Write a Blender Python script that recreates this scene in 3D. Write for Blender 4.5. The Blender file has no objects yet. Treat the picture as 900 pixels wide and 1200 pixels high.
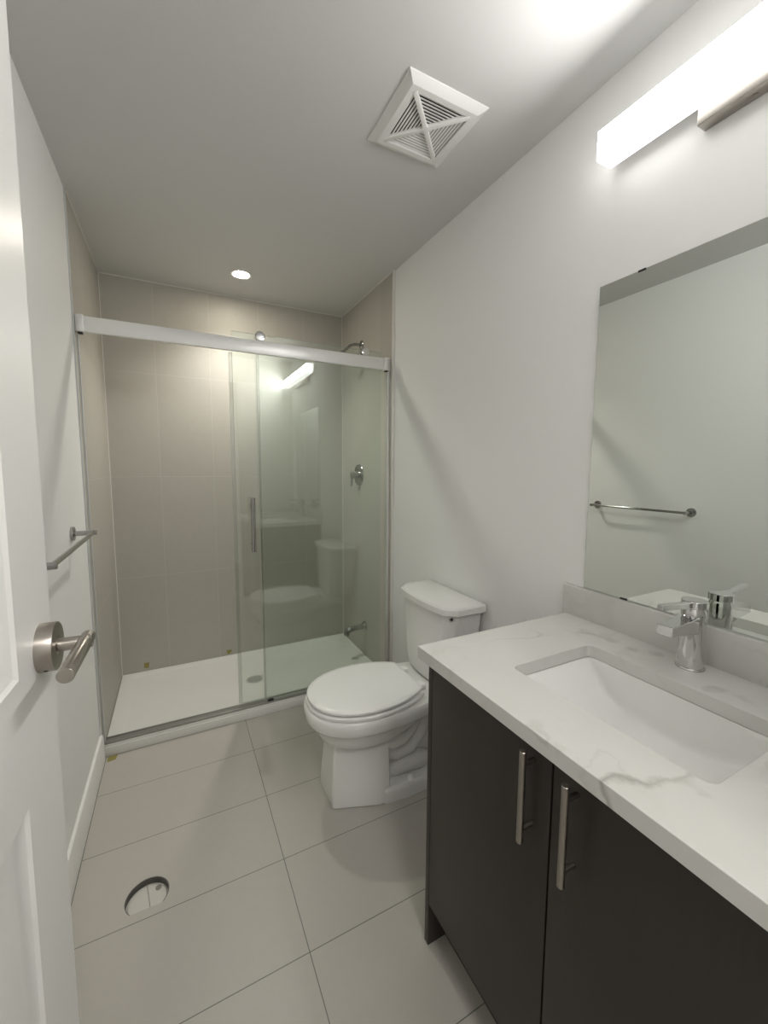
import bpy, bmesh, math
from mathutils import Vector, Matrix
PI = math.pi
SC = bpy.context.scene
COL = SC.collection

# ------------------------------------------------------------------ camera, world, exposure
def setup_camera():
    yaw, pitch, roll = math.radians(26.945), math.radians(5.602), math.radians(0.263)
    f = Vector((math.sin(yaw)*math.cos(pitch), math.cos(yaw)*math.cos(pitch), -math.sin(pitch)))
    r = Vector((math.cos(yaw), -math.sin(yaw), 0)); u = r.cross(f)
    r2 = r*math.cos(roll) + u*math.sin(roll); u2 = -r*math.sin(roll) + u*math.cos(roll)
    cam = bpy.data.cameras.new('camera'); o = bpy.data.objects.new('camera', cam); COL.objects.link(o)
    m = Matrix((r2, u2, -f)).transposed().to_4x4(); m.translation = Vector((0.3566, -0.1897, 1.356))
    o.matrix_world = m
    cam.sensor_fit = 'HORIZONTAL'; cam.sensor_width = 36; cam.lens = 474.86/900*36
    cam.shift_x = (450-447.59)/900; cam.shift_y = -(600-594.83)/900
    cam.clip_start = 0.02
    SC.camera = o
setup_camera()
w = bpy.data.worlds.new('world'); SC.world = w; w.use_nodes = True
w.node_tree.nodes['Background'].inputs[0].default_value = (1, .98, .95, 1)
w.node_tree.nodes['Background'].inputs[1].default_value = 0.15
SC.view_settings.view_transform = 'Standard'; SC.view_settings.look = 'None'
SC.view_settings.gamma = 1; SC.view_settings.use_curve_mapping = False
SC.view_settings.exposure = 2.76
VANITY_FRONT, VANITY_BOTTOM, VANITY_TOP, VANITY_END = 6.6, 0.55, 0.30, 0.9      # diffuser of the vanity light
POT_BEAM = 6.6; POT_STRENGTH = 22.0        # lens of the recessed shower light
HALL_FILL_POWER = 2.5          # unseen fill light added in the hallway behind the camera
def area(name, loc, size, power, col=(1, .97, .93)):
    l = bpy.data.lights.new(name, 'AREA'); l.shape = 'RECTANGLE'; l.size, l.size_y = size; l.energy = power; l.color = col
    o = bpy.data.objects.new(name, l); o.location = loc; COL.objects.link(o)
area('hall_fill', (0.6, -0.95, 2.43), (0.5, 0.5), HALL_FILL_POWER)  # added fill to brighten the room, not a known fixture

W, H, D, F = 1.52, 2.475, 2.75, 1.967      # room width, height, depth to shower back wall, shower front line
FRONT = -0.27

# ------------------------------------------------------------------ materials
def mat(name, col, rough=.5, metal=0, **kw):
    m = bpy.data.materials.new(name); m.use_nodes = True
    b = m.node_tree.nodes['Principled BSDF']
    b.inputs['Base Color'].default_value = (*col, 1); b.inputs['Roughness'].default_value = rough; b.inputs['Metallic'].default_value = metal
    for k, v in kw.items(): b.inputs[k].default_value = v
    return m
class NT:
    def __init__(s, m): s.t = m.node_tree; s.b = s.t.nodes.get('Principled BSDF')
    def n(s, typ, **kw):
        x = s.t.nodes.new(typ)
        for k, v in kw.items(): setattr(x, k, v)
        return x
    def l(s, a, b): s.t.links.new(a, b)
    def math(s, op, a, b=None, c=None):
        x = s.n('ShaderNodeMath', operation=op)
        for i, v in enumerate((a, b, c)):
            if v is None: continue
            if isinstance(v, (int, float)): x.inputs[i].default_value = v
            else: s.l(v, x.inputs[i])
        return x.outputs[0]
    def mix(s, fac, a, b):
        x = s.n('ShaderNodeMix', data_type='RGBA')
        for i, v in ((0, fac), (6, a), (7, b)):
            if isinstance(v, tuple): x.inputs[i].default_value = (*v, 1)
            elif isinstance(v, (int, float)): x.inputs[i].default_value = v
            else: s.l(v, x.inputs[i])
        return x.outputs[2]
    def pos(s):
        tc = s.n('ShaderNodeTexCoord'); return tc.outputs['Object']
    def noise(s, scale, detail=4, rough=.5, vec=None, dist=0):
        x = s.n('ShaderNodeTexNoise'); x.inputs['Scale'].default_value = scale; x.inputs['Detail'].default_value = detail
        x.inputs['Roughness'].default_value = rough; x.inputs['Distortion'].default_value = dist
        s.l(vec if vec is not None else s.pos(), x.inputs['Vector']); return x.outputs['Fac']
    def ramp(s, fac, p0, p1, c0=(0, 0, 0), c1=(1, 1, 1)):
        x = s.n('ShaderNodeValToRGB'); e = x.color_ramp.elements
        e[0].position, e[1].position = p0, p1; e[0].color, e[1].color = (*c0, 1), (*c1, 1)
        s.l(fac, x.inputs[0]); return x.outputs[0]
    def bump(s, h, strength, dist=.001):
        x = s.n('ShaderNodeBump'); x.inputs['Strength'].default_value = strength; x.inputs['Distance'].default_value = dist
        s.l(h, x.inputs['Height']); s.l(x.outputs[0], s.b.inputs['Normal'])
def paint(name, col, rough=.55, bump=.15):
    m = mat(name, col, rough); t = NT(m)
    t.bump(t.noise(220, 3), bump, .0006); return m
def tile(name, col, grout, ax_a, per_a, off_a, ax_b, per_b, off_b, rough=.5, width=.0028, mott=.06):
    m = mat(name, col, rough); t = NT(m)
    sep = t.n('ShaderNodeSeparateXYZ'); t.l(t.pos(), sep.inputs[0])
    ds, ids = [], []
    for ax, per, off in ((ax_a, per_a, off_a), (ax_b, per_b, off_b)):
        q = t.math('DIVIDE', t.math('SUBTRACT', sep.outputs[ax], off), per)
        ids.append(t.math('FLOOR', q))
        fr = t.math('FRACT', q)
        ds.append(t.math('MULTIPLY', t.math('MINIMUM', fr, t.math('SUBTRACT', 1.0, fr)), per))
    d = t.math('MINIMUM', ds[0], ds[1])
    g = t.math('LESS_THAN', d, width/2)
    cmb = t.n('ShaderNodeCombineXYZ'); t.l(ids[0], cmb.inputs[0]); t.l(ids[1], cmb.inputs[1])
    wn = t.n('ShaderNodeTexWhiteNoise', noise_dimensions='3D'); t.l(cmb.outputs[0], wn.inputs['Vector'])
    n1, n2, n3 = t.noise(260, 2, .7), t.noise(3.0, 5, .6), t.noise(38, 4, .6)
    v = t.math('ADD', t.math('ADD', t.math('MULTIPLY', t.math('SUBTRACT', n1, .5), mott*1.6), t.math('MULTIPLY', t.math('SUBTRACT', n2, .5), mott*1.6)),
               t.math('ADD', t.math('MULTIPLY', t.math('SUBTRACT', n3, .5), mott*1.5), t.math('MULTIPLY', t.math('SUBTRACT', wn.outputs['Value'], .5), mott)))
    dark = tuple(c*.55 for c in col); light = tuple(min(1, c*1.45) for c in col)
    base = t.mix(t.math('ADD', v, .5), dark, light)
    t.l(t.mix(g, base, grout), t.b.inputs['Base Color'])
    t.bump(t.math('SUBTRACT', 1.0, g), .5, .001)
    return m
M = {}
M['wall'] = paint('wall_paint', (.88, .88, .865))
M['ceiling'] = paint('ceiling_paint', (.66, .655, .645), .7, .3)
M['trim'] = mat('trim_paint', (.85, .84, .815), .35)
M['door'] = mat('door_paint', (.85, .84, .815), .33)
NT(M['door']).bump(NT(M['door']).noise(160, 3), .12, .0008)
WT, GR = (.47, .45, .40), (.56, .53, .48)
M['tile_back'] = tile('wall_tile_back', WT, GR, 0, .313, .274, 2, .6349, .6585)
M['tile_side'] = tile('wall_tile_side', WT, GR, 1, .313, D-.313, 2, .6349, .6585)
M['floor'] = tile('floor_tile', (.49, .465, .42), (.17, .175, .155), 0, .625, .6394, 1, .3054, 1.7174, .45, .0026, .05)
M['caulk'] = mat('white_caulk', (.78, .76, .72), .45)
M['acrylic'] = mat('white_acrylic', (.75, .745, .71), .22)
M['porcelain'] = mat('porcelain', (.84, .835, .815), .09, **{'Coat Weight': .3})
M['seat'] = mat('seat_plastic', (.90, .895, .88), .2)
M['basin'] = mat('basin_porcelain', (.83, .83, .805), .1)
M['chrome'] = mat('chrome', (.66, .66, .66), .05, 1)
M['chrome_dark'] = mat('polished_steel', (.40, .40, .39), .14, 1)
M['nickel'] = mat('brushed_nickel', (.42, .39, .355), .3, 1)
M['bar_pull'] = mat('brushed_pull', (.36, .335, .305), .3, 1)
M['grate'] = mat('steel_grate', (.66, .66, .64), .3, .2)
M['alu'] = mat('satin_aluminium', (.88, .88, .865), .36, .35)
M['alu_dark'] = mat('threshold_aluminium', (.40, .40, .375), .4, .7)
M['edge_trim'] = mat('edge_trim_metal', (.60, .615, .61), .4, .15)
M['black'] = mat('black_plastic', (.012, .012, .012), .5)
M['hole_shade'] = mat('painted_shade', (.004, .004, .004), .8)  # near-black colour stands in for the shade inside openings
M['lamp_white'] = mat('white_plastic', (.8, .79, .77), .4)
M['tape'] = mat('olive_tape', (.30, .26, .08), .7)
M['plug'] = mat('drain_plug_plastic', (.60, .58, .53), .4)
M['plug_dark'] = mat('plug_boss_plastic', (.26, .245, .215), .5)
M['ring'] = mat('drain_ring_plastic', (.10, .095, .085), .5)
M['mirror'] = mat('mirror_glass', (.80, .83, .79), .0, 1)
M['mirror_edge'] = mat('mirror_edge', (.10, .14, .12), .2)
M['hall_floor'] = mat('hall_floor', (.40, .36, .31), .5)

m = M['cabinet'] = mat('dark_laminate', (.040, .035, .029), .42); t = NT(m)
mp = t.n('ShaderNodeMapping'); mp.inputs['Scale'].default_value = (60, 60, 4); t.l(t.pos(), mp.inputs[0])
t.l(t.mix(t.noise(3, 4, .6, mp.outputs[0]), (.023, .0185, .0145), (.032, .026, .0205)), t.b.inputs['Base Color'])

m = M['quartz'] = mat('veined_quartz', (.80, .79, .755), .16); t = NT(m)
qm = t.n('ShaderNodeMapping'); qm.inputs['Location'].default_value = (.0, .20, 0); t.l(t.pos(), qm.inputs[0]); qp = qm.outputs[0]
wv = t.n('ShaderNodeVectorMath', operation='ADD')
nz = t.n('ShaderNodeTexNoise'); nz.inputs['Scale'].default_value = 5; nz.inputs['Detail'].default_value = 6; t.l(qp, nz.inputs['Vector'])
sc_ = t.n('ShaderNodeVectorMath', operation='SCALE'); sc_.inputs['Scale'].default_value = .28; t.l(nz.outputs['Color'], sc_.inputs[0])
t.l(qp, wv.inputs[0]); t.l(sc_.outputs[0], wv.inputs[1])
def vein(scale, w_):
    a = t.noise(scale, 1.5, .4, wv.outputs[0]); d = t.math('ABSOLUTE', t.math('SUBTRACT', a, .5))
    return t.ramp(d, 0, w_, (1, 1, 1), (0, 0, 0))
sx_ = t.n('ShaderNodeSeparateXYZ'); t.l(t.pos(), sx_.inputs[0])
vm = t.math('ADD', .15, t.math('MULTIPLY', .85, t.ramp(sx_.outputs[1], .24, .40, (1, 1, 1), (0, 0, 0))))
va = t.math('MULTIPLY', vein(2.6, .016), t.ramp(t.noise(3.3, 2, .5, qp), .40, .56))
vb = t.math('MULTIPLY', vein(6.5, .03), t.ramp(t.noise(2.2, 2, .5, qp), .50, .66))
vv = t.math('MULTIPLY', vm, t.math('MINIMUM', 1.0, t.math('ADD', t.math('MULTIPLY', va, .75), t.math('MULTIPLY', vb, .38))))
t.l(t.mix(vv, t.mix(t.noise(9, 5), (.625, .62, .585), (.675, .67, .645)), (.33, .315, .285)), t.b.inputs['Base Color'])

def emit(name, col, s):
    m = bpy.data.materials.new(name); m.use_nodes = True; nt = m.node_tree; nt.nodes.clear()
    o = nt.nodes.new('ShaderNodeOutputMaterial'); e = nt.nodes.new('ShaderNodeEmission')
    e.inputs[0].default_value = (*col, 1); e.inputs[1].default_value = s; nt.links.new(e.outputs[0], o.inputs[0]); return m
for k_, v_ in (('diffuser', VANITY_FRONT), ('diffuser_bottom', VANITY_BOTTOM), ('diffuser_top', VANITY_TOP), ('diffuser_end', VANITY_END)): M[k_] = emit('lit_'+k_, (1, .99, .975), v_)
M['pot'] = emit('lit_lens', (1, .92, .77), POT_STRENGTH)

def glass(name, tint, boost=1.0):
    m = bpy.data.materials.new(name); m.use_nodes = True; t = NT(m); t.t.nodes.clear()
    o = t.n('ShaderNodeOutputMaterial'); tr = t.n('ShaderNodeBsdfTransparent'); gl = t.n('ShaderNodeBsdfGlossy')
    tr.inputs[0].default_value = (*tint, 1); gl.inputs['Roughness'].default_value = 0; gl.inputs['Color'].default_value = (1, 1, 1, 1)
    g = t.n('ShaderNodeNewGeometry'); dp = t.n('ShaderNodeVectorMath', operation='DOT_PRODUCT')
    t.l(g.outputs['Normal'], dp.inputs[0]); t.l(g.outputs['Incoming'], dp.inputs[1])
    c = t.math('SUBTRACT', 1.0, t.math('MINIMUM', 1.0, t.math('ABSOLUTE', dp.outputs['Value'])))
    fr = t.math('ADD', .04*boost, t.math('MULTIPLY', 1-.04*boost, t.math('POWER', c, 5.0)))
    mx = t.n('ShaderNodeMixShader'); t.l(fr, mx.inputs[0]); t.l(tr.outputs[0], mx.inputs[1]); t.l(gl.outputs[0], mx.inputs[2])
    t.l(mx.outputs[0], o.inputs[0]); return m
M['glass'] = glass('clear_glass', (.94, .965, .945), 1.6)
M['glass_edge'] = mat('glass_edge', (.42, .50, .45), .15)
M['vinyl'] = glass('clear_vinyl', (.84, .86, .84), 2.2)
M['vinyl_edge'] = mat('vinyl_edge', (.66, .69, .66), .25)

# ------------------------------------------------------------------ mesh helpers
def nb(): return bmesh.new()
def box(bm, a, b, bev=0, seg=2):
    t_ = bmesh.new()
    x0, y0, z0 = [min(p, q) for p, q in zip(a, b)]; x1, y1, z1 = [max(p, q) for p, q in zip(a, b)]
    vs = [t_.verts.new(p) for p in ((x0, y0, z0), (x1, y0, z0), (x1, y1, z0), (x0, y1, z0), (x0, y0, z1), (x1, y0, z1), (x1, y1, z1), (x0, y1, z1))]
    for f in ((0, 3, 2, 1), (4, 5, 6, 7), (0, 1, 5, 4), (1, 2, 6, 5), (2, 3, 7, 6), (3, 0, 4, 7)): t_.faces.new([vs[i] for i in f])
    if bev: bmesh.ops.bevel(t_, geom=list(t_.edges), offset=bev, segments=seg, profile=.5, affect='EDGES')
    merge(bm, t_); return bm
def merge(bm, other, mtx=None):
    if mtx is not None: other.transform(mtx)
    me = bpy.data.meshes.new('tmp'); other.to_mesh(me); other.free(); bm.from_mesh(me); bpy.data.meshes.remove(me)
def ring_loft(bm, rings, cap0=True, cap1=True, closed=True):
    rs = [[bm.verts.new(p) for p in r] for r in rings]; n = len(rs[0])
    for a, b in zip(rs, rs[1:]):
        for i in range(n if closed else n-1):
            j = (i+1) % n; bm.faces.new((a[i], a[j], b[j], b[i]))
    if cap0: bm.faces.new(rs[0][::-1])
    if cap1: bm.faces.new(rs[-1])
    return bm
def frame(d):
    d = Vector(d).normalized(); u = d.orthogonal().normalized() if abs(d.z) > .99 else d.cross(Vector((0, 0, 1))).normalized()
    return u, d.cross(u).normalized()
def tube(bm, pts, r, seg=20, cap=True):
    pts = [Vector(p) for p in pts]; rs = r if isinstance(r, (list, tuple)) else [r]*len(pts)
    rings = []; u = None
    for i, p in enumerate(pts):
        d = (pts[min(i+1, len(pts)-1)] - pts[max(i-1, 0)]).normalized()
        if u is None: u, v = frame(d)
        else: u = (u - d*u.dot(d)).normalized(); v = d.cross(u)
        rings.append([p + u*(rs[i]*math.cos(2*PI*k/seg)) + v*(rs[i]*math.sin(2*PI*k/seg)) for k in range(seg)])
    return ring_loft(bm, rings, cap, cap)
def lathe(bm, c, axis, prof, seg=32):
    """prof: (distance along axis, radius) pairs"""
    c, a = Vector(c), Vector(axis).normalized(); u, v = frame(a)
    rings = [[c + a*h + u*(max(r, 1e-5)*math.cos(2*PI*k/seg)) + v*(max(r, 1e-5)*math.sin(2*PI*k/seg)) for k in range(seg)] for h, r in prof]
    return ring_loft(bm, rings)
def prism(bm, poly, z0, z1):
    return ring_loft(bm, [[(x, y, z0) for x, y in poly], [(x, y, z1) for x, y in poly]])
def holed(bm, outer, hole, z0, z1, walls=True):
    """slab with one hole"""
    for z, flip in ((z1, False), (z0, True)):
        t_ = bmesh.new()
        es = []
        for loop in (outer, hole):
            vs = [t_.verts.new((x, y, z)) for x, y in loop]
            es += [t_.edges.new((vs[i], vs[(i+1) % len(vs)])) for i in range(len(vs))]
        bmesh.ops.triangle_fill(t_, use_beauty=True, use_dissolve=False, edges=es, normal=(0, 0, -1 if flip else 1))
        merge(bm, t_)
        if z0 == z1: return bm
    for loop in (outer, hole):
        n = len(loop)
        for i in range(n):
            (xa, ya), (xb, yb) = loop[i], loop[(i+1) % n]
            bm.faces.new([bm.verts.new(p) for p in ((xa, ya, z0), (xb, yb, z0), (xb, yb, z1), (xa, ya, z1))])
    bmesh.ops.remove_doubles(bm, verts=bm.verts, dist=1e-5)
    return bm
def rrect(x0, y0, x1, y1, r, n=6):
    out = []
    for cx, cy, a in ((x1-r, y1-r, 0), (x0+r, y1-r, 90), (x0+r, y0+r, 180), (x1-r, y0+r, 270)):
        for k in range(n+1):
            t_ = math.radians(a+90*k/n); out.append((cx+r*math.cos(t_), cy+r*math.sin(t_)))
    return out
def root_of(o):
    while o.parent: o = o.parent
    return o
def obj(name, bm, m, parent=None, smooth=35, sub=0, bevel=0):
    bmesh.ops.recalc_face_normals(bm, faces=bm.faces)
    if parent is not None: bmesh.ops.translate(bm, verts=bm.verts, vec=-root_of(parent).location)
    me = bpy.data.meshes.new(name); bm.to_mesh(me); bm.free()
    ms = m if isinstance(m, (list, tuple)) else [m]
    for x in ms: me.materials.append(M[x] if isinstance(x, str) else x)
    for p in me.polygons: p.use_smooth = True
    me.set_sharp_from_angle(angle=math.radians(smooth))
    o = bpy.data.objects.new(name, me); COL.objects.link(o)
    if parent is not None: o.parent = parent
    if bevel:
        b = o.modifiers.new('bevel', 'BEVEL'); b.width = bevel; b.segments = 3; b.limit_method = 'ANGLE'; b.angle_limit = math.radians(30)
    if sub:
        s = o.modifiers.new('sub', 'SUBSURF'); s.levels = s.render_levels = sub
    return o
def thing(name, label, cat, loc, group=None, kind=None):
    o = bpy.data.objects.new(name, None); o.empty_display_size = .05; o.location = loc; COL.objects.link(o)
    return tag(o, label, cat, group, kind)
def tag(o, label=None, cat=None, group=None, kind=None):
    if label: o['label'] = label
    if cat: o['category'] = cat
    if group: o['group'] = group
    if kind: o['kind'] = kind
    return o
def struct(name, bm, m, label, cat, **k): return tag(obj(name, bm, m, **k), label, cat, None, 'structure')

# ------------------------------------------------------------------ setting
DR = (.223, 1.180, .062, 1.137)            # floor drain: centre x, y, radius, chord where the next tile row covers it
def drain_outline(r=DR[2], n=48):
    pts = [(DR[0]+r*math.cos(2*PI*k/n), DR[1]+r*math.sin(2*PI*k/n)) for k in range(n)]
    return [(x, max(y, DR[3])) for x, y in pts if y > DR[3]-.02]
def clean(p):
    out = []
    for q in p:
        if not out or (abs(q[0]-out[-1][0])+abs(q[1]-out[-1][1])) > 1e-4: out.append(q)
    return out
dr_out = clean(drain_outline())
# keep just the arc above the chord plus its two end points
arc = [q for q in dr_out if q[1] > DR[3]+1e-6]
hw = math.sqrt(DR[2]**2-(DR[1]-DR[3])**2)
arc = sorted(arc, key=lambda q: (math.atan2(q[1]-DR[1], q[0]-DR[0])+PI/2) % (2*PI))
drain_poly = [(DR[0]+hw, DR[3])] + arc + [(DR[0]-hw, DR[3])]
bm = nb(); holed(bm, [(-.02, FRONT-.12), (W+.02, FRONT-.12), (W+.02, D), (-.02, D)], drain_poly, -.012, 0)
struct('floor', bm, 'floor', 'large beige rectangular floor tiles with thin dark joints', 'floor')
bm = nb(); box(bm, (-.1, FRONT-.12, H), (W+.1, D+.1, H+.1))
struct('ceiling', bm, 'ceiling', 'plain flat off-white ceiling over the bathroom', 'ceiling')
bm = nb(); box(bm, (-.1, FRONT-.12, -.012), (0, F-.012, H))
struct('wall_left', bm, 'wall', 'pale grey painted wall carrying the towel bar', 'wall')
bm = nb(); box(bm, (W, FRONT-.12, -.012), (W+.1, F-.012, H))
struct('wall_right', bm, 'wall', 'pale grey painted wall behind toilet and vanity mirror', 'wall')
bm = nb(); box(bm, (-.1, D, -.012), (W+.1, D+.1, H))
struct('wall_back', bm, 'tile_back', 'beige tiled back wall of the shower', 'wall')
bm = nb(); box(bm, (-.1, F-.012, -.012), (.003, D, H))
struct('wall_shower_left', bm, 'tile_side', 'beige tiled left side wall of the shower', 'wall')
bm = nb(); box(bm, (W-.01, F-.012, -.012), (W+.1, D, H))
struct('wall_shower_right', bm, 'tile_side', 'beige tiled right side wall of the shower with valve', 'wall')
DX0, DX1, DH = .14, .95, 2.22             # doorway opening in the front wall (behind the camera)
bm = nb(); y0, y1 = FRONT-.12, FRONT
box(bm, (-.02, y0, 0), (DX0, y1, H)); box(bm, (DX1, y0, 0), (W, y1, H)); box(bm, (DX0, y0, DH), (DX1, y1, H))
struct('wall_front', bm, 'wall', 'pale grey wall with the doorway behind the viewer', 'wall')
bm = nb()
for a, b in (((DX1, FRONT, 0), (DX1+.07, FRONT+.015, DH+.07)), ((DX0, FRONT, DH), (DX1, FRONT+.015, DH+.07)), ((DX0-.07, FRONT, 0), (DX0, FRONT+.015, DH+.07))): box(bm, a, b, .004)
struct('trim_1', bm, 'trim', 'white casing round the doorway behind the viewer', 'door casing')
# hallway beyond the doorway
bm = nb(); box(bm, (-.5, -1.7, -.05), (2.1, y0, 0)); struct('floor_hall', bm, 'hall_floor', 'hallway floor beyond the doorway', 'floor')
bm = nb(); box(bm, (-.5, -1.7, H), (2.1, y0, H+.1)); struct('ceiling_hall', bm, 'ceiling', 'hallway ceiling beyond the doorway', 'ceiling')
bm = nb(); box(bm, (-.5, -1.8, 0), (2.1, -1.7, H)); box(bm, (-.6, -1.8, 0), (-.5, y0, H)); box(bm, (2.1, -1.8, 0), (2.2, y0, H))
box(bm, (-.5, y0, 0), (-.1, y0+.1, H)); box(bm, (W+.1, y0, 0), (2.1, y0+.1, H))
struct('wall_hall', bm, 'wall', 'pale hallway walls beyond the doorway', 'wall')
bm = nb(); ring_loft(bm, [[(0, y, 0), (.013, y, 0), (.013, y, .118), (.009, y, .128), (0, y, .130)] for y in (FRONT+.016, F-.014)])
struct('baseboard_left', bm, 'trim', 'white baseboard along the left wall', 'baseboard')
# caulk and edge trims of the tiled recess
bm = nb(); s_ = .0035
box(bm, (.003, D-s_, .03), (.003+s_, D, H)); box(bm, (W-.01-s_, D-s_, .03), (W-.01, D, H))
struct('trim_2', bm, 'caulk', 'white caulk lines in both back corners of the shower', 'caulk line')
bm = nb(); box(bm, (.003, D-s_, H-.005), (W-.01, D, H)); box(bm, (W-.01-s_, F, H-.005), (W-.01, D, H)); box(bm, (.003, F, H-.005), (.003+s_, D, H))
struct('trim_3', bm, 'caulk', 'white caulk line where shower tile meets the ceiling', 'caulk line')
bm = nb(); box(bm, (0, F-.022, .06), (.006, F-.010, H)); struct('trim_4', bm, 'edge_trim', 'thin grey metal edge trim of left shower tile', 'edge trim')
bm = nb(); box(bm, (W-.013, F-.026, 0), (W, F-.012, H)); struct('trim_5', bm, 'caulk', 'thin white edge trim of right shower tile', 'edge trim')

# ------------------------------------------------------------------ door (opened along the left wall)
door = thing('door_1', 'white panelled door standing open along the left wall', 'door', (.185, .520, 0), kind='structure')
bm = nb(); X, XB = .185, .150; Y0, Y1, Z1 = -.23, .520, 2.2
ya, yb = -.10, .386; zs = [(.24, .945), (1.104, 2.06)]
def quad(*ps): bm.faces.new([bm.verts.new(p) for p in ps])
ycuts, zcuts = [Y0, ya, yb, Y1], [.008, zs[0][0], zs[0][1], zs[1][0], zs[1][1], Z1]
for i in range(3):
    for j in range(5):
        if i == 1 and j in (1, 3): continue
        quad((X, ycuts[i], zcuts[j]), (X, ycuts[i+1], zcuts[j]), (X, ycuts[i+1], zcuts[j+1]), (X, ycuts[i], zcuts[j+1]))
def rect(x, i0, i1, j0, j1): return [(x, i0, j0), (x, i1, j0), (x, i1, j1), (x, i0, j1)]
for za, zb in zs:
    steps = [(X, 0), (X-.004, .004), (X-.010, .020), (X-.011, .028), (X-.011, .045), (X-.005, .075)]
    rings = [rect(x, ya+d, yb-d, za+d, zb-d) for x, d in steps]
    ring_loft(bm, rings, cap0=False)
quad((XB, Y0, .008), (XB, Y1, .008), (XB, Y1, Z1), (XB, Y0, Z1))
for (a, b), (c, d) in ((((Y0, .008)), (Y1, .008)), ((Y1, .008), (Y1, Z1)), ((Y1, Z1), (Y0, Z1)), ((Y0, Z1), (Y0, .008))):
    quad((X, a, b), (X, c, d), (XB, c, d), (XB, a, b))
bmesh.ops.remove_doubles(bm, verts=bm.verts, dist=1e-5)
obj('door_leaf', bm, 'door', door, smooth=20)
HZ, HY = 1.111, .469
bm = nb(); lathe(bm, (X-.001, HY, HZ), (1, 0, 0), [(0, .0325), (.0185, .0325), (.0198, .032), (.020, .031), (.020, .013), (.0188, .013)], 48)
hnd = tag(obj('door_handle', bm, 'nickel', door), 'brushed nickel lever handle on round rose')
bm = nb(); lathe(bm, (X+.015, HY, HZ), (1, 0, 0), [(0, .0120), (.004, .0120), (.005, .0090), (.043, .0090)], 28)
obj('handle_neck', bm, 'nickel', hnd)
bm = nb(); lathe(bm, (X+.050, HY+.019, HZ), (0, -1, 0), [(0, .0082), (.001, .0093), (.129, .0093), (.130, .0086)], 32)
obj('lever', bm, 'nickel', hnd)
for v in (-.02,):
    bm = nb(); lathe(bm, (X+.009, HY-.0195, HZ-.0260), (0, -.6, -.8), [(0, .0026), (.0006, .0026)], 12); obj('set_screw', bm, 'black', hnd)
door.rotation_euler = (math.radians(-1.0), 0, math.radians(-.8))

# ------------------------------------------------------------------ shower base
t_pan = thing('shower_tray', 'white acrylic shower tray with low front threshold', 'shower tray', (.76, 1.985, 0))
x0, x1, y0, y1 = .004, W-.011, 1.982, D-.001
LZ, CZ = .034, .056
def rr(a, b, c, d, r, z): return [(x, y, z) for x, y in rrect(a, b, c, d, r, 6)]
bm = nb()
ring_loft(bm, [rr(x0, y0, x1, y1, .004, 0), rr(x0, y0, x1, y1, .004, LZ-.004), rr(x0+.003, y0+.003, x1-.003, y1-.001, .004, LZ),
               rr(x0+.055, y0+.055, x1-.045, y1-.030, .03, LZ-.001), rr(x0+.07, y0+.07, x1-.06, y1-.045, .03, LZ-.009),
               rr(x0+.078, y0+.078, x1-.068, y1-.053, .03, LZ-.011), rr(.65, 2.26, .86, 2.46, .09, LZ-.018)])
obj('pan', bm, 'acrylic', t_pan, smooth=25)
bm = nb(); box(bm, (x0, y0, .0), (x1, y0+.06, CZ), .006, 3); box(bm, (x0, y0-.004, 0), (x1, y0+.006, CZ-.012), .003, 2)
obj('threshold', bm, 'acrylic', t_pan)
bm = nb(); lathe(bm, (.753, 2.358, LZ-.0185), (0, 0, 1), [(0, .056), (.002, .056), (.0035, .053), (.0035, .048), (.002, .047)], 40)
dg = tag(obj('drain_grate', bm, 'grate', t_pan), 'round chrome drain grate')
bm = nb()
for i in range(-4, 5):
    for j in range(-4, 5):
        x, y = i*.0150+(j % 2)*.0075, j*.0130
        if math.hypot(x, y) < .041: lathe(bm, (.753+x, 2.358+y, LZ-.0166), (0, 0, 1), [(0, .0046), (.0006, .0046)], 10)
obj('grate_hole_shade', bm, 'hole_shade', dg)  # flat black discs drawn as the shade in the holes

# ------------------------------------------------------------------ shower enclosure
enc = thing('shower_enclosure', 'frameless glass shower screen with long silver top rail and sliding door', 'shower screen', (.76, 1.992, CZ))
GY, SY = 1.994, 2.015       # mid planes of the fixed and the sliding panes
bm = nb(); box(bm, (.028, 1.984, 1.929), (1.478, 2.003, 1.994), .0015)
tag(obj('rail', bm, 'alu', enc), 'long satin silver rail')
for a, b in ((.004, .034), (1.474, 1.509)):
    bm = nb(); box(bm, (a, 1.977, 1.926), (b, 2.012, 1.998), .003); br = obj('rail_bracket', bm, 'alu', enc)
    bm = nb(); box(bm, (a+.006, 1.984, 1.919), (b-.006, 2.004, 1.9265), .001); obj('bracket_screw', bm, 'black', br)
def pane(name, a, b, parent, ms=('glass', 'glass_edge')):
    bm = nb(); box(bm, a, b); bm.normal_update()
    for f in bm.faces:
        if abs(f.normal.y) < .5: f.material_index = 1
    return obj(name, bm, list(ms), parent, smooth=10)
tag(pane('fixed_panel', (.757, GY-.004, .074), (1.497, GY+.004, 1.9292), enc), 'clear fixed glass panel')
tag(pane('edge_seal', (.7455, GY-.005, .078), (.7568, GY+.005, 1.925), enc, ('vinyl', 'vinyl_edge')), 'clear vinyl edge seal')
bm = nb(); box(bm, (.01, 1.985, CZ-.001), (1.505, 2.032, CZ+.006), .002); box(bm, (.01, 2.026, CZ+.004), (1.505, 2.032, CZ+.011), .0015); box(bm, (.01, 1.985, CZ+.004), (1.505, 1.989, CZ+.012), .0015)
tag(obj('sill_track', bm, 'alu_dark', enc), 'dark metal sill track')
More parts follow.
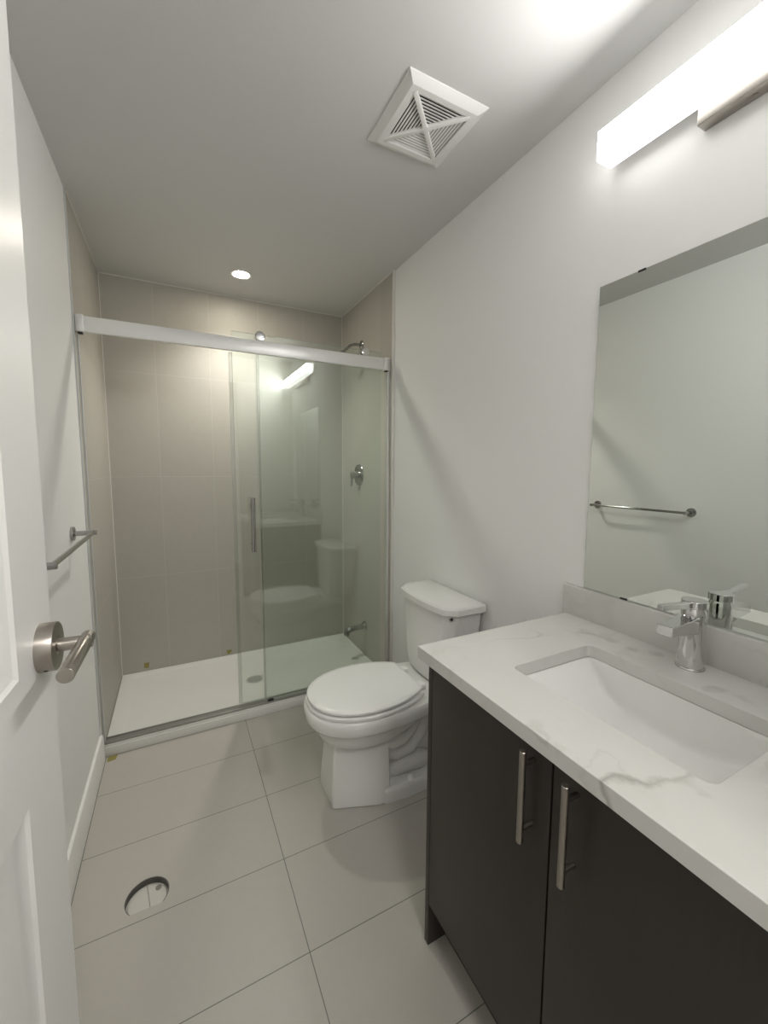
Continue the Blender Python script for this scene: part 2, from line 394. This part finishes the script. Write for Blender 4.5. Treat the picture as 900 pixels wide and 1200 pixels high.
bm = nb(); box(bm, (1.494, GY-.010, CZ+.004), (1.4995+.010, GY-.0045, 1.926), .001); box(bm, (1.494, GY+.0045, CZ+.004), (1.509, GY+.010, 1.926), .001); box(bm, (1.499, GY-.006, CZ+.004), (1.509, GY+.006, 1.926))
obj('wall_channel', bm, 'alu', enc)
bm = nb(); box(bm, (.003, 2.008, CZ+.006), (.009, 2.020, 1.920), .001); tag(obj('bumper_strip', bm, 'edge_trim', enc), 'slim grey strike strip')
bm = nb(); box(bm, (.762, 1.986, CZ+.005), (.795, GY+.018, CZ+.012), .001); box(bm, (.764, 1.985, CZ+.01), (.793, 1.9895, CZ+.024), .001); tag(obj('bottom_guide', bm, 'black', enc), 'small black floor guide')

sld = tag(pane('sliding_door', (.632, SY-.004, .078), (1.462, SY+.004, 2.031), enc), 'clear sliding glass door panel with bar handle')
tag(pane('edge_seal', (.615, SY-.006, .082), (.6315, SY+.006, 1.925), sld, ('vinyl', 'vinyl_edge')), 'clear vinyl edge seal')
for x in (.767, 1.354):
    bm = nb(); lathe(bm, (x, 2.0105, 2.0165), (0, -1, 0), [(0, .021), (.004, .021), (.006, .019), (.013, .019), (.015, .0215), (.018, .0215)], 32); tag(obj('roller', bm, 'black', sld), 'dark roller wheel')
    bm = nb(); lathe(bm, (x, 1.9925, 2.0165), (0, -1, 0), [(0, .0245), (.006, .0245), (.0085, .0225), (.0095, .018)], 32); tag(obj('roller_cap', bm, 'chrome', sld), 'round chrome cap')
    bm = nb(); lathe(bm, (x, SY+.0042, 2.0165), (0, 1, 0), [(0, .018), (.006, .018), (.007, .016)], 24); obj('back_nut', bm, 'chrome', sld)
bm = nb(); lathe(bm, (.706, 1.962, .918), (0, 0, 1), [(0, .0105), (.001, .0115), (.280, .0115), (.281, .0105)], 24)
tag(obj('handle', bm, 'chrome_dark', sld), 'polished vertical bar handle')
for z in (.962, 1.157):
    bm = nb(); lathe(bm, (.706, SY-.0042, z), (0, -1, 0), [(0, .011), (.004, .011), (.005, .006), (.043, .006)], 20); obj('handle_post', bm, 'chrome_dark', sld)

# ------------------------------------------------------------------ shower fittings on the right tiled wall
WX = W-.01
val = thing('shower_valve', 'round chrome shower valve with small lever on right tile wall', 'shower valve', (WX, 2.434, 1.306))
c = Vector((WX, 2.434, 1.306))
bm = nb(); lathe(bm, c, (-1, 0, 0), [(0, .076), (.004, .076), (.008, .073), (.010, .060), (.013, .034), (.013, .02)], 48); obj('escutcheon', bm, 'chrome_dark', val)
bm = nb(); lathe(bm, c, (-1, 0, 0), [(.010, .026), (.060, .023), (.062, .021), (.062, .001)], 32); obj('hub', bm, 'chrome_dark', val)
bm = nb(); tube(bm, [c+Vector((-.052, 0, .004)), c+Vector((-.056, 0, -.02)), c+Vector((-.060, 0, -.082))], [.009, .008, .0065], 16); obj('lever', bm, 'chrome_dark', val)
spt = thing('tub_spout', 'short chrome wall spout low on the right tile wall', 'spout', (WX, 2.335, .243))
bm = nb(); lathe(bm, (WX, 2.335, .243), (-1, 0, 0), [(0, .034), (.006, .034), (.014, .027), (.02, .022)], 32); obj('flange', bm, 'chrome_dark', spt)
bm = nb(); tube(bm, [(WX-.01, 2.335, .243), (WX-.08, 2.335, .240), (WX-.115, 2.335, .236), (WX-.130, 2.335, .228), (WX-.138, 2.335, .212), (WX-.139, 2.335, .198)], [.019, .018, .019, .020, .019, .018], 24); obj('spout_tube', bm, 'chrome_dark', spt)
shd = thing('showerhead', 'chrome shower head on curved arm high on the right wall', 'shower head', (WX, 2.39, 2.178))
bm = nb(); lathe(bm, (WX, 2.39, 2.178), (-1, 0, 0), [(0, .030), (.004, .030), (.010, .022), (.012, .012)], 32); obj('flange', bm, 'chrome_dark', shd)
bm = nb(); tube(bm, [(WX-.005, 2.39, 2.178), (WX-.05, 2.39, 2.176), (WX-.08, 2.39, 2.165), (WX-.135, 2.39, 2.118)], .0095, 16); obj('arm', bm, 'chrome_dark', shd)
d = Vector((-.55, 0, -.83)); bm = nb(); lathe(bm, (WX-.130, 2.39, 2.122), d, [(0, .012), (.014, .016), (.022, .016), (.045, .040), (.056, .043), (.060, .041), (.060, .002)], 36); obj('spray_head', bm, 'chrome_dark', shd)

# ------------------------------------------------------------------ ceiling things
pot = thing('recessed_light', 'small round lit recessed light in ceiling above shower', 'light', (.744, 2.395, H))
bm = nb(); lathe(bm, (.744, 2.395, H), (0, 0, -1), [(0, .060), (.003, .060), (.006, .056), (.005, .046), (.001, .044)], 40); obj('trim_ring', bm, 'lamp_white', pot)
bm = nb(); lathe(bm, (.744, 2.395, H-.0012), (0, 0, -1), [(0, .0445), (.003, .043), (.005, .03), (.006, .002)], 40); tag(obj('lens', bm, 'pot', pot), 'glowing warm lens')

pl_ = bpy.data.lights.new('recessed_light_beam', 'SPOT'); pl_.energy = POT_BEAM; pl_.color = (1, .97, .91); pl_.spot_size = math.radians(130); pl_.spot_blend = 1; pl_.shadow_soft_size = .04
po_ = bpy.data.objects.new('recessed_light_beam', pl_); po_.location = (0, 0, -.05); po_.parent = pot; COL.objects.link(po_)
VC = Vector((1.131, 1.033, H)); vent = thing('exhaust_fan_grille', 'square white exhaust fan grille with louvres in ceiling', 'vent', VC)
def sq(h, z): return [(VC.x-h, VC.y-h, z), (VC.x+h, VC.y-h, z), (VC.x+h, VC.y+h, z), (VC.x-h, VC.y+h, z)]
bm = nb(); A, B = .1425, .121
rs = [sq(A, H), sq(A, H-.003), sq(A-.002, H-.0045), sq(B, H-.0155), sq(B-.003, H-.0165), sq(B-.020, H-.0165), sq(B-.022, H-.0155), sq(B-.022, H-.004)]
ring_loft(bm, rs, cap0=True, cap1=False); obj('frame', bm, 'lamp_white', vent, smooth=15)
bm = nb(); box(bm, (VC.x-.0988, VC.y-.0988, H-.003), (VC.x+.0988, VC.y+.0988, H-.0005)); obj('opening_shade', bm, 'hole_shade', vent)  # black sheet painted as the shade behind the louvres
bm = nb(); I = B-.0225; N = 9
for q in range(4):
    R = Matrix.Translation(VC) @ Matrix.Rotation(q*PI/2, 4, 'Z')
    for k in range(N):
        rr_ = I*(1-(k+.55)/(N+.8)); hl = rr_-.004
        t_ = bmesh.new()   # slanted blade: outer edge low, inner edge high
        th, run, drop = .0014, .0056, .0018
        prof = [(-run/2, -drop/2), (run/2, drop/2), (run/2-th, drop/2+th*.4), (-run/2-th, -drop/2+th*.4)]
        ring_loft(t_, [[(sx*hl, -rr_+a, -.0105+b) for a, b in prof] for sx in (-1, 1)])
        merge(bm, t_, R)
obj('louvre', bm, 'lamp_white', vent, smooth=10)
bm = nb()
for ang in (45, 135):
    t_ = bmesh.new(); L = I*math.sqrt(2)+.004
    box(t_, (-L, -.0075, -.0178), (L, .0075, -.007), .0015); merge(bm, t_, Matrix.Translation(VC) @ Matrix.Rotation(math.radians(ang), 4, 'Z'))
box(bm, (VC.x-.0135, VC.y-.0135, H-.0186), (VC.x+.0135, VC.y+.0135, H-.008), .002)
obj('cross_bar', bm, 'lamp_white', vent)

# ------------------------------------------------------------------ vanity light
vl = thing('vanity_light', 'long white glowing bar light on nickel plate above mirror', 'wall light', (W, .19, 2.235))
LY0, LY1 = -.235, .617
bm = nb(); box(bm, (1.424, LY0, 2.196), (1.484, LY1, 2.272), .002); bm.normal_update()
for f in bm.faces:
    f.material_index = 0 if f.normal.x < -.5 else 2 if f.normal.z > .5 else 3 if abs(f.normal.y) > .5 else 1
tag(obj('diffuser', bm, ['diffuser', 'diffuser_bottom', 'diffuser_top', 'diffuser_end'], vl), 'glowing white diffuser')
bm = nb(); box(bm, (1.4845, -.02, 2.160), (W, .402, 2.292), .002); obj('back_plate', bm, 'nickel', vl)
bm = nb(); lathe(bm, (1.503, .30, 2.1602), (0, 0, -1), [(0, .005), (.003, .005), (.004, .003)], 14); obj('screw', bm, 'nickel', vl)
bm = nb(); box(bm, (1.483, LY0+.002, 2.2), (1.4865, LY1-.004, 2.268), .0005); tag(obj('housing', bm, 'alu', vl), 'thin metal spine behind diffuser')

# ------------------------------------------------------------------ mirror
mi = thing('mirror', 'large frameless wall mirror above vanity', 'mirror', (W, .2, .9755))
MY0, MY1, MZ0, MZ1 = -.12, .650, .9755, 1.897
bm = nb(); box(bm, (1.5135, MY0, MZ0), (1.5195, MY1, MZ1)); bm.normal_update()
for f in bm.faces:
    if f.normal.x > -.5: f.material_index = 1
obj('mirror_glass', bm, ['mirror', 'mirror_edge'], mi, smooth=10)
for y, z in ((.527, MZ1), (.52, MZ0), (.05, MZ1), (.05, MZ0)):
    s = 1 if z == MZ1 else -1
    bm = nb(); box(bm, (1.5118, y-.010, z-s*.004), (1.5134, y+.010, z+s*.0012), .0004); box(bm, (1.5118, y-.010, z+s*.0003), (1.5198, y+.010, z+s*.0012), .0003); obj('mirror_clip', bm, 'black', mi)

# ------------------------------------------------------------------ vanity
CX0, CX1 = .945, W-.002; VY0, VY1 = -.135, .684; CZT, CZB = .8784, .846
cab = thing('vanity_cabinet', 'dark brown two-door vanity cabinet under quartz counter', 'cabinet', (1.23, .27, 0))
bm = nb(); box(bm, (CX0, VY1-.018, 0), (CX1, VY1, CZB-.0005), .0006); obj('side_panel', bm, 'cabinet', cab)
bm = nb(); box(bm, (CX0, VY0, 0), (CX1, VY0+.018, CZB-.0005), .0006); obj('side_panel', bm, 'cabinet', cab)
bm = nb(); TK = .135
box(bm, (CX0+.022, VY0+.018, TK), (CX1, VY1-.018, TK+.018)); obj('bottom_panel', bm, 'cabinet', cab)
bm = nb(); box(bm, (CX1-.008, VY0+.018, TK+.018), (CX1, VY1-.018, CZB-.001)); obj('back_panel', bm, 'cabinet', cab)
bm = nb(); box(bm, (CX0+.022, VY0+.018, CZB-.10), (CX0+.040, VY1-.018, CZB-.0005)); obj('front_stretcher', bm, 'cabinet', cab)
bm = nb(); box(bm, (CX0+.06, VY0+.018, 0), (CX0+.075, VY1-.018, TK)); obj('toe_kick', bm, 'cabinet', cab)
SEAM = .279
for ya_, yb_, hy in ((SEAM+.002, VY1-.0195, .322), (VY0+.0195, SEAM-.002, .229)):
    bm = nb(); box(bm, (CX0, ya_, TK-.004), (CX0+.019, yb_, CZB-.004), .0008); dd = obj('door', bm, 'cabinet', cab)
    bm = nb(); lathe(bm, (CX0-.030, hy, .645), (0, 0, 1), [(0, .0057), (.001, .0066), (.185, .0066), (.186, .0057)], 20)
    for z in (.672, .804): lathe(bm, (CX0-.030, hy, z), (1, 0, 0), [(0, .0048), (.0302, .0048)], 14)
    tag(obj('handle', bm, 'bar_pull', dd), 'brushed metal bar pull')

ct = thing('countertop', 'white grey-veined quartz counter with sink cut-out on dark cabinet', 'countertop', (1.22, .28, CZB))
hole = rrect(1.063, .089, 1.347, .503, .018, 6)
bm = nb(); holed(bm, [(.921, -.150), (W-.001, -.150), (W-.001, .7037), (.921, .7037)], hole, CZB, CZT)
obj('slab', bm, 'quartz', ct, smooth=30, bevel=.0012)
bm = nb(); box(bm, (W-.021, -.150, CZT), (W-.001, .7037+.012, .974), .0012); tag(obj('backsplash', bm, 'quartz'), 'white quartz backsplash strip along wall behind the faucet', 'backsplash')

sk = thing('sink_basin', 'white rectangular undermount sink set into the counter', 'sink', (1.205, .296, .73))
prof = [(.508, .8455), (.503, .842), (.492, .826), (.478, .806), (.460, .784), (.440, .7685), (.415, .757), (.38, .749), (.34, .7455), (.296, .7445), (.252, .7455), (.212, .749), (.177, .757), (.152, .7685), (.132, .784), (.114, .806), (.100, .826), (.089, .842), (.084, .8455)]
bm = nb()
xs = [(1.058, 0), (1.063, .004), (1.067, .15), (1.072, .5), (1.077, .85), (1.083, .96), (1.092, 1), (1.15, 1), (1.20, 1), (1.25, 1), (1.324, 1), (1.331, .985), (1.3355, .93), (1.3385, .80), (1.341, .5), (1.343, .15), (1.346, .004), (1.352, 0)]
grid = []
TOPZ = .8455
for x, fr in xs: grid.append([bm.verts.new((x, y, TOPZ+(z-TOPZ)*min(1, fr) if fr < 1 else z)) for y, z in prof])
for a, b in zip(grid, grid[1:]):
    for i in range(len(prof)-1): bm.faces.new((a[i], a[i+1], b[i+1], b[i]))
o = obj('basin', bm, 'basin', sk, smooth=70); so = o.modifiers.new('shell', 'SOLIDIFY'); so.thickness = .008; so.offset = -1
bm = nb(); lathe(bm, (1.222, .262, .7455), (0, 0, 1), [(0, .032), (.002, .032), (.003, .029), (.0025, .022), (.001, .021)], 32); dr = tag(obj('drain', bm, 'chrome', sk), 'chrome drain ring with stopper')
bm = nb(); lathe(bm, (1.222, .262, .7465), (0, 0, 1), [(0, .019), (.006, .019), (.008, .016), (.009, .002)], 32); obj('stopper', bm, 'chrome', dr)

# ------------------------------------------------------------------ faucet
FX, FY = 1.452, .311; fa = thing('faucet', 'chrome single-lever faucet behind the sink', 'faucet', (FX, FY, CZT))
bm = nb(); lathe(bm, (FX, FY, CZT), (0, 0, 1), [(0, .0300), (.003, .0300), (.005, .0290), (.006, .0270)], 48); obj('base_ring', bm, 'chrome', fa)
bm = nb(); lathe(bm, (FX, FY, CZT+.004), (0, 0, 1), [(0, .0268), (.02, .0266), (.130, .0256), (.136, .0252), (.146, .0215)], 48); obj('body', bm, 'chrome', fa)
bm = nb(); lathe(bm, (FX, FY, CZT+.149), (0, 0, 1), [(0, .0215), (.001, .0268), (.0165, .0268), (.0178, .0258)], 48); cap = obj('lever_cap', bm, 'chrome', fa)
def lrect(x, hw_, z0, z1, y=FY): return [(x, y-hw_, z0), (x, y+hw_, z0), (x, y+hw_, z1), (x, y-hw_, z1)]
bm = nb()
ring_loft(bm, [lrect(FX-.010, .0085, CZT+.1510, CZT+.1655), lrect(FX-.04, .0080, CZT+.1525, CZT+.1662), lrect(FX-.137, .0062, CZT+.1620, CZT+.1745, FY+.004)])
obj('lever', bm, 'chrome', fa, bevel=.0012)
bm = nb()
ring_loft(bm, [lrect(FX+.004, .0205, CZT+.092, CZT+.134), lrect(FX-.025, .020, CZT+.092, CZT+.132), lrect(FX-.050, .0185, CZT+.096, CZT+.127), lrect(FX-.120, .0175, CZT+.101, CZT+.124)])
obj('spout', bm, 'chrome', fa, bevel=.002)
bm = nb(); lathe(bm, (FX-.106, FY, CZT+.1022), (-.08, 0, -1), [(0, .0110), (.004, .0110), (.005, .009)], 24); obj('aerator', bm, 'chrome_dark', fa)

# ------------------------------------------------------------------ toilet
TY = 1.303
to = thing('toilet', 'white two-piece toilet with closed lid beside the vanity', 'toilet', (1.2, TY, 0))
def egg(tip, back, hw_, z, bw=None, n=56, flat=2.35):
    """plan outline: round nose at x=tip, straight back edge at x=back"""
    wide = tip + hw_*1.28; bw = bw if bw is not None else hw_*.72; out = []
    for k in range(n//2+1):
        a = PI/2 + PI*k/(n//2)          # nose half
        c_, s_ = math.cos(a), math.sin(a)
        ex = 2/flat if False else .92
        out.append((wide + (wide-tip)*math.copysign(abs(c_)**ex, c_), TY + hw_*math.copysign(abs(s_)**ex, s_), z))
    m_ = n//4
    for k in range(1, m_+1):            # from -y shoulder to the back
        u = k/m_; out.append((wide+(back-wide)*u, TY-(hw_+(bw-hw_)*u**2.2), z))
    for k in range(0, m_):
        u = 1-k/m_; out.append((wide+(back-wide)*u, TY+(hw_+(bw-hw_)*u**2.2), z))
    return out
bm = nb()
ring_loft(bm, [egg(.799, 1.246, .182, .4270, .118), egg(.793, 1.250, .188, .429, .122), egg(.793, 1.250, .188, .437, .122), egg(.798, 1.246, .183, .4415, .118), egg(.815, 1.232, .166, .4425, .106), egg(.84, 1.215, .142, .4435, .09)])
obj('lid', bm, 'seat', to, smooth=40)
bm = nb()
ring_loft(bm, [egg(.797, 1.25, .184, .4045, .125), egg(.789, 1.255, .192, .4075, .130), egg(.789, 1.255, .192, .416, .130), egg(.793, 1.25, .188, .4195, .125), egg(.81, 1.24, .17, .4205, .12)])
obj('seat', bm, 'seat', to, smooth=40)
for s in (-1, 1):
    bm = nb(); box(bm, (1.252, TY+s*.075-.022, .404), (1.285, TY+s*.075+.022, .432), .006, 3); obj('seat_hinge', bm, 'seat', to)
# bowl with rim band, under-step and pedestal
bm = nb()
ring_loft(bm, [egg(.865, 1.17, .128, .262, .09), egg(.842, 1.20, .148, .267, .10), egg(.830, 1.23, .158, .276, .105), egg(.820, 1.27, .167, .30, .11), egg(.811, 1.31, .174, .325, .115), egg(.806, 1.34, .178, .336, .118),
               egg(.800, 1.38, .182, .340, .125), egg(.787, 1.41, .192, .343, .13), egg(.782, 1.42, .196, .352, .135), egg(.779, 1.43, .198, .378, .14), egg(.780, 1.43, .197, .396, .14), egg(.786, 1.43, .192, .402, .135)])
obj('bowl', bm, 'porcelain', to, smooth=50)
def foot(z, xf, xb, wf, wm, xm):
    return [(xf, TY-wf, z), (xf, TY, z), (xf, TY+wf, z), (xf+.010, TY+wf+.006, z), (xm, TY+wm, z), (xb, TY+wm*.98, z), (xb, TY, z), (xb, TY-wm*.98, z), (xm, TY-wm, z), (xf+.010, TY-wf-.006, z)]
bm = nb()
ring_loft(bm, [foot(0, .862, 1.088, .079, .147, 1.04), foot(.010, .860, 1.090, .080, .149, 1.04), foot(.10, .865, 1.090, .072, .138, 1.04), foot(.20, .873, 1.092, .064, .128, 1.04), foot(.28, .882, 1.094, .057, .120, 1.04)])
obj('pedestal', bm, 'porcelain', to, smooth=25, bevel=.006)
bm = nb()
plan = [(1.06, .150), (1.16, .160), (1.26, .160), (1.36, .145), (1.42, .11), (1.44, .07)]
def pl(dz, z, k=0): return [(x, TY-(hw_-k), z) for x, hw_ in plan] + [(x, TY+(hw_-k), z) for x, hw_ in plan[::-1]]
ring_loft(bm, [pl(0, 0), pl(0, .045), pl(0, .052, .004), pl(0, .058, .012)]); obj('foot_plate', bm, 'porcelain', to, smooth=30)
bm = nb()   # trapway and rear column
def oval(x, hw_, z0, z1, n=28): return [(x, TY+hw_*math.cos(2*PI*k/n), (z0+z1)/2+(z1-z0)/2*math.sin(2*PI*k/n)) for k in range(n)]
ring_loft(bm, [oval(1.06, .082, .05, .30), oval(1.13, .084, .045, .31), oval(1.20, .082, .05, .33), oval(1.29, .082, .06, .36), oval(1.36, .085, .04, .38), oval(1.41, .08, .03, .39)])
for s in (-1, 1):
    tube(bm, [(1.06, TY+s*.072, .25), (1.12, TY+s*.086, .225), (1.165, TY+s*.092, .225), (1.205, TY+s*.092, .255), (1.235, TY+s*.09, .30), (1.27, TY+s*.085, .345)], [.045, .042, .036, .033, .033, .033], 18)
    tube(bm, [(1.09, TY+s*.05, .17), (1.15, TY+s*.075, .155), (1.21, TY+s*.08, .165), (1.255, TY+s*.08, .21), (1.285, TY+s*.08, .27), (1.32, TY+s*.075, .34)], [.04, .038, .036, .034, .034, .034], 18)
    tube(bm, [(1.10, TY+s*.055, .055), (1.15, TY+s*.07, .085), (1.20, TY+s*.075, .095), (1.26, TY+s*.075, .085), (1.32, TY+s*.06, .06)], [.03, .042, .046, .042, .03], 18)
obj('trapway', bm, 'porcelain', to, smooth=60)
for s in (-1, 1):
    bm = nb(); lathe(bm, (1.185, TY+s*.136, .055), (0, 0, 1), [(0, .016), (.010, .016), (.018, .012), (.022, .006), (.0225, .001)], 20); obj('bolt_cap', bm, 'seat', to)
bm = nb()   # rear deck
ring_loft(bm, [[(x, TY+s*hw_, z) for x, s, hw_ in ((1.25, -1, a), (1.45, -1, b), (1.45, 1, b), (1.25, 1, a))] for z, a, b in ((.335, .11, .10), (.36, .13, .12), (.398, .138, .128), (.403, .134, .125))])
obj('rear_deck', bm, 'porcelain', to, smooth=25, bevel=.006)
def tankp(z, xb, yl, yh, xf, ch, bow):
    yc = (yl+yh)/2; out = [(xb, yl, z), (xb, yh, z), (xf+ch*1.2, yh, z)]
    n = 7
    for k in range(n):
        u = k/(n-1); y = yh-ch - (yh-yl-2*ch)*u; out.append((xf-bow*math.sin(PI*u), y, z))
    return out+[(xf+ch*1.2, yl, z)]
bm = nb()
T0, T1 = 1.116, 1.512
ring_loft(bm, [tankp(.404, 1.47, 1.190, 1.438, 1.345, .03, .006), tankp(.415, 1.48, 1.175, 1.453, 1.330, .034, .008), tankp(.46, 1.49, 1.158, 1.470, 1.325, .036, .010), tankp(.60, 1.50, 1.135, 1.493, 1.325, .037, .012), tankp(.746, 1.503, T0, T1, 1.330, .038, .014)])
obj('tank', bm, 'porcelain', to, smooth=28, bevel=.006)
bm = nb(); a0, a1 = 1.098, 1.528
ring_loft(bm, [tankp(.746, 1.508, a0+.004, a1-.004, 1.317, .042, .016), tankp(.750, 1.510, a0, a1, 1.313, .042, .016), tankp(.774, 1.510, a0, a1, 1.313, .042, .016), tankp(.782, 1.508, a0+.006, a1-.006, 1.319, .042, .016), tankp(.785, 1.500, a0+.018, a1-.018, 1.331, .042, .016)])
obj('tank_lid', bm, 'porcelain', to, smooth=28)
n_ = Vector((-.64, -.77, 0)); bm = nb(); lathe(bm, Vector((1.353, 1.133, .731)), n_, [(0, .009), (.003, .009), (.004, .007), (.004, .004)], 20); lh = tag(obj('lever_boss', bm, 'chrome', to), 'bare chrome flush lever boss')
bm = nb(); lathe(bm, Vector((1.353, 1.133, .731))+n_*.0035, n_, [(0, .0042), (.001, .0042)], 14); obj('boss_hole', bm, 'black', lh)

# ------------------------------------------------------------------ towel bar
tb = thing('towel_bar', 'polished steel towel bar on left wall beside the shower', 'towel bar', (0, 1.375, 1.105))
for y in (1.672, 1.085):
    bm = nb(); lathe(bm, (0, y, 1.105), (1, 0, 0), [(0, .026), (.009, .026), (.010, .025), (.010, .012), (.0105, .0095), (.078, .0095), (.079, .0085)], 28); obj('post', bm, 'chrome_dark', tb)
bm = nb(); tube(bm, [(.068, 1.672, 1.105), (.068, 1.085, 1.105)], .0075, 20); obj('bar', bm, 'chrome_dark', tb)

# ------------------------------------------------------------------ floor drain and tape scraps
fd = thing('floor_drain', 'round floor drain opening with pale plug sunk into floor tile', 'drain', (DR[0], DR[1], -.012))
def inset(p, k, z): return [(DR[0]+(x-DR[0])*k, (y if abs(y-DR[3]) < 1e-4 else DR[1]+(y-DR[1])*k), z) for x, y in p]
bm = nb(); ring_loft(bm, [inset(drain_poly, 1.0, -.0005), inset(drain_poly, .96, -.0005), inset(drain_poly, .955, -.022)], False, False)
obj('collar', bm, 'ring', fd)
bm = nb(); ring_loft(bm, [inset(drain_poly, .99, -.024), inset(drain_poly, .99, -.021), inset(drain_poly, .90, -.020), inset(drain_poly, .86, -.0175), inset(drain_poly, .4, -.017)])
pg = tag(obj('plug', bm, 'plug', fd), 'pale plastic drain plug')
bm = nb(); t_ = bmesh.new(); box(t_, (-.0012, -.045, 0), (.0012, .05, .0012)); merge(bm, t_, Matrix.Translation((DR[0]+.004, DR[1]+.002, -.0176)) @ Matrix.Rotation(.15, 4, 'Z'))
obj('plug_slot', bm, 'plug_dark', pg)
bm = nb(); lathe(bm, (DR[0]+.03, DR[1]+.03, -.019), (0, 0, 1), [(0, .009), (.0035, .009), (.0035, .0065), (.002, .006)], 20); obj('plug_boss', bm, 'plug_dark', pg)
def scrap(poly, label, axis):
    bm = nb(); e = .0012
    if axis == 'z': ring_loft(bm, [[(x, y, z) for x, y in poly] for z in (0, e)])
    else: ring_loft(bm, [[(x, y, z) for x, z in poly] for y in (D, D-e)])
    tag(obj('tape_scrap', bm, 'tape'), label, 'tape', 'olive tape scraps')
scrap([(.022, 1.935), (.055, 1.940), (.060, 1.975), (.022, 1.972)], 'olive tape scrap on the floor at corner of shower threshold', 'z')
scrap([(.124, .055), (.152, .053), (.155, .088), (.126, .089)], 'olive tape scrap low on shower back wall nearer the left corner', 'y')
scrap([(.632, .052), (.640, .040), (.660, .055), (.663, .070), (.628, .071)], 'olive tape scrap low on shower back wall left of the sliding door', 'y')
